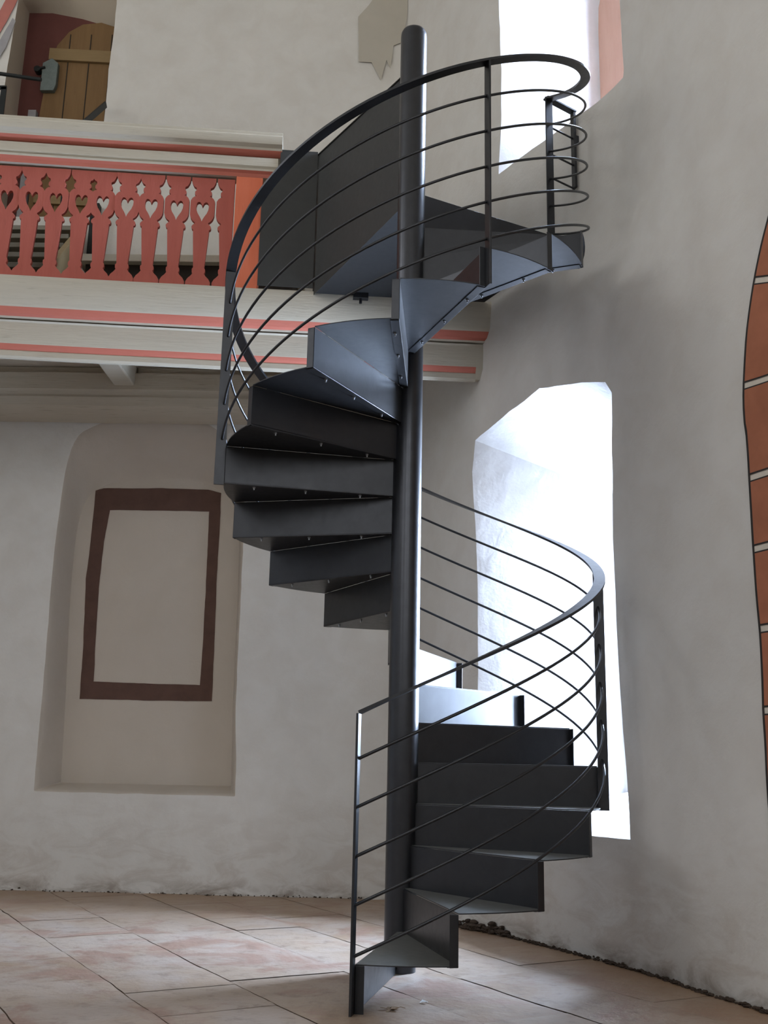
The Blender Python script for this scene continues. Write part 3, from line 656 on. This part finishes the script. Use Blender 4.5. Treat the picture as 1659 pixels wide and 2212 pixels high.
# ------------------------------------------------------------------ windows: frames and panes at the outer end of the recesses
def window(nm, inner, fn, depth, fw, fd, fmat, bars_u, bars_z):
    w = thing(nm, fn(sum(p[0] for p in inner)/len(inner), depth, min(p[1] for p in inner)), None, None); structure(w)
    cx = (min(p[0] for p in inner)+max(p[0] for p in inner))/2; cz = (min(p[1] for p in inner)+max(p[1] for p in inner))/2
    hx = (max(p[0] for p in inner)-min(p[0] for p in inner))/2; hz = (max(p[1] for p in inner)-min(p[1] for p in inner))/2
    mb = MB(); n = len(inner)
    ring = lambda kx, d: [fn(cx+(p[0]-cx)*(1-kx/hx), d, cz+(p[1]-cz)*(1-kx/hz), True) for p in inner]
    rs = [ring(-.012, depth-.002), ring(fw, depth-.002), ring(fw, depth+fd), ring(-.012, depth+fd)]
    for r in rs: mb.v += [tuple(q) for q in r]
    for a in range(4):
        for k in range(n): mb.f.append((a*n+k, a*n+(k+1) % n, ((a+1) % 4)*n+(k+1) % n, ((a+1) % 4)*n+k)); mb.m.append(0)
    mb.build('window_frame', fmat, w, smooth=40)
    mb = MB(); us = [p[0] for p in inner]; zs = [p[1] for p in inner]
    for u in bars_u: mb.bar(fn(u, depth+fd*.9, min(zs)+.01, True), fn(u, depth+fd*.9, max(zs)-.03, True), fn(1, 0, 1, True)-fn(0, 0, 1, True), .022, .02)
    for z in bars_z: mb.bar(fn(min(us)+.01, depth+fd*.9, z, True), fn(max(us)-.01, depth+fd*.9, z, True), (0, 0, 1), .02, .018)
    mb.build('glazing_bars', M['iron'], w)
    mb = MB(); mb.add([fn(p[0], depth+fd*.97, p[1], True) for p in inner], [tuple(range(n))]); mb.build('pane', M['glass'], w)
window('window_1', LO[1], fn_right, RD_LO, .03, .06, M['jamb'], [-.45], [1.4, 1.85, 2.3])
window('window_2', UP[1], fn_right, RD_UP, .245, .07, M['pink'], [-.24], [5.6, 6.1])

# ------------------------------------------------------------------ small things on the floor
mb = MB(); rnd = random.Random(5); c = Vector((-.033, -.829, .002)); k = 40; ring = []
for j in range(k):
    a = 2*PI*j/k; r = .026*(1+.5*math.cos(5*a)); ring.append(c+Vector((r*math.cos(a+.6), r*1.1*math.sin(a+.6), .004+.004*math.sin(3*a)+.002*rnd.random())))
mb.v = [tuple(c+Vector((0, 0, .004)))]+[tuple(q) for q in ring]; mb.f = [(0, 1+j, 1+(j+1) % k) for j in range(k)]; mb.m = [0]*k
lf = mb.build('dry_leaf', M['leaf'], None); sd = lf.modifiers.new('thickness', 'SOLIDIFY'); sd.thickness = .0008
tag(lf, 'small dry brown leaf lying on the floor in front of the first step', 'leaf')
MB().tube([c+Vector((.02, .004, .006)), c+Vector((.04, .012, .010)), c+Vector((.058, .010, .006))], .0012, 6).build('leaf_stalk', M['leaf'], lf)
lf.location = (0, 0, 0)
mb = MB(); c = Vector((.098, -.682, .003)); mb.add([c+Vector(q) for q in ((-.016, -.008, .001), (.012, -.012, .006), (.018, .006, .001), (-.004, .014, .008))]+[c+Vector(q) for q in ((-.016, -.008, -.001), (.012, -.012, .004), (.018, .006, -.001), (-.004, .014, .006))], [(0, 1, 2, 3), (7, 6, 5, 4), (0, 4, 5, 1), (1, 5, 6, 2), (2, 6, 7, 3), (3, 7, 4, 0)])
tag(mb.build('paper_scrap', M['scrap']), 'tiny white scrap lying on a floor joint near the leaf', 'scrap')

# ------------------------------------------------------------------ daylight, plus added fill lamps
W_ = D.worlds.new('sky'); SC.world = W_; W_.use_nodes = True; nt = W_.node_tree; bg = nt.nodes['Background']; N = nt.nodes.new; L = nt.links.new
tc = N('ShaderNodeTexCoord'); sp = N('ShaderNodeSeparateXYZ'); L(tc.outputs['Generated'], sp.inputs[0])
mr = N('ShaderNodeMapRange'); mr.inputs['From Min'].default_value = -.15; mr.inputs['From Max'].default_value = .5; L(sp.outputs['Z'], mr.inputs['Value'])
L(mixc(N, L, mr.outputs[0], (.30, .33, .30), (.70, .82, 1.0)), bg.inputs['Color']); bg.inputs['Strength'].default_value = 2.0
def daylight(name, pos, to, w, h, power, color):
    l = D.lights.new(name, 'AREA'); l.shape = 'RECTANGLE'; l.size = w; l.size_y = h; l.energy = power; l.color = color
    o = D.objects.new(name, l); COL.objects.link(o); o.location = pos
    o.rotation_euler = Vector(to).to_track_quat('-Z', 'Y').to_euler(); return o
FILL = 72; DAY1 = (.64, .78, 1.0); WARM = (1.0, .97, .93)
daylight('daylight_window_1', wpt(-.45, RD_LO+.7, 1.95), -WN, 1.1, 2.3, 1450, DAY1)
daylight('daylight_window_2', wpt(-.24, RD_UP+.6, 5.9), -WN, 2.2, 3.0, 3000, DAY1)
for i, (a, b, c, d) in enumerate(left_open): daylight('fill_left', (XL-.6, (a+b)/2, (c+d)/2), (1, 0, 0), b-a, d-c, FILL*.9, WARM)  # unseen fill lamps, left and rear, added to brighten the room
for i, (a, b, c, d) in enumerate(rear_open): daylight('fill_rear', ((a+b)/2, YR-.6, (c+d)/2), (0, 1, 0), b-a, d-c, FILL, WARM)

# ------------------------------------------------------------------ view
SC.view_settings.view_transform = 'Standard'; SC.view_settings.look = 'None'; SC.view_settings.gamma = 1; SC.view_settings.use_curve_mapping = False
SC.view_settings.exposure = 0.07
SC.cycles.use_denoising = True; SC.cycles.max_bounces = 10; SC.cycles.diffuse_bounces = 6; SC.cycles.sample_clamp_indirect = 8
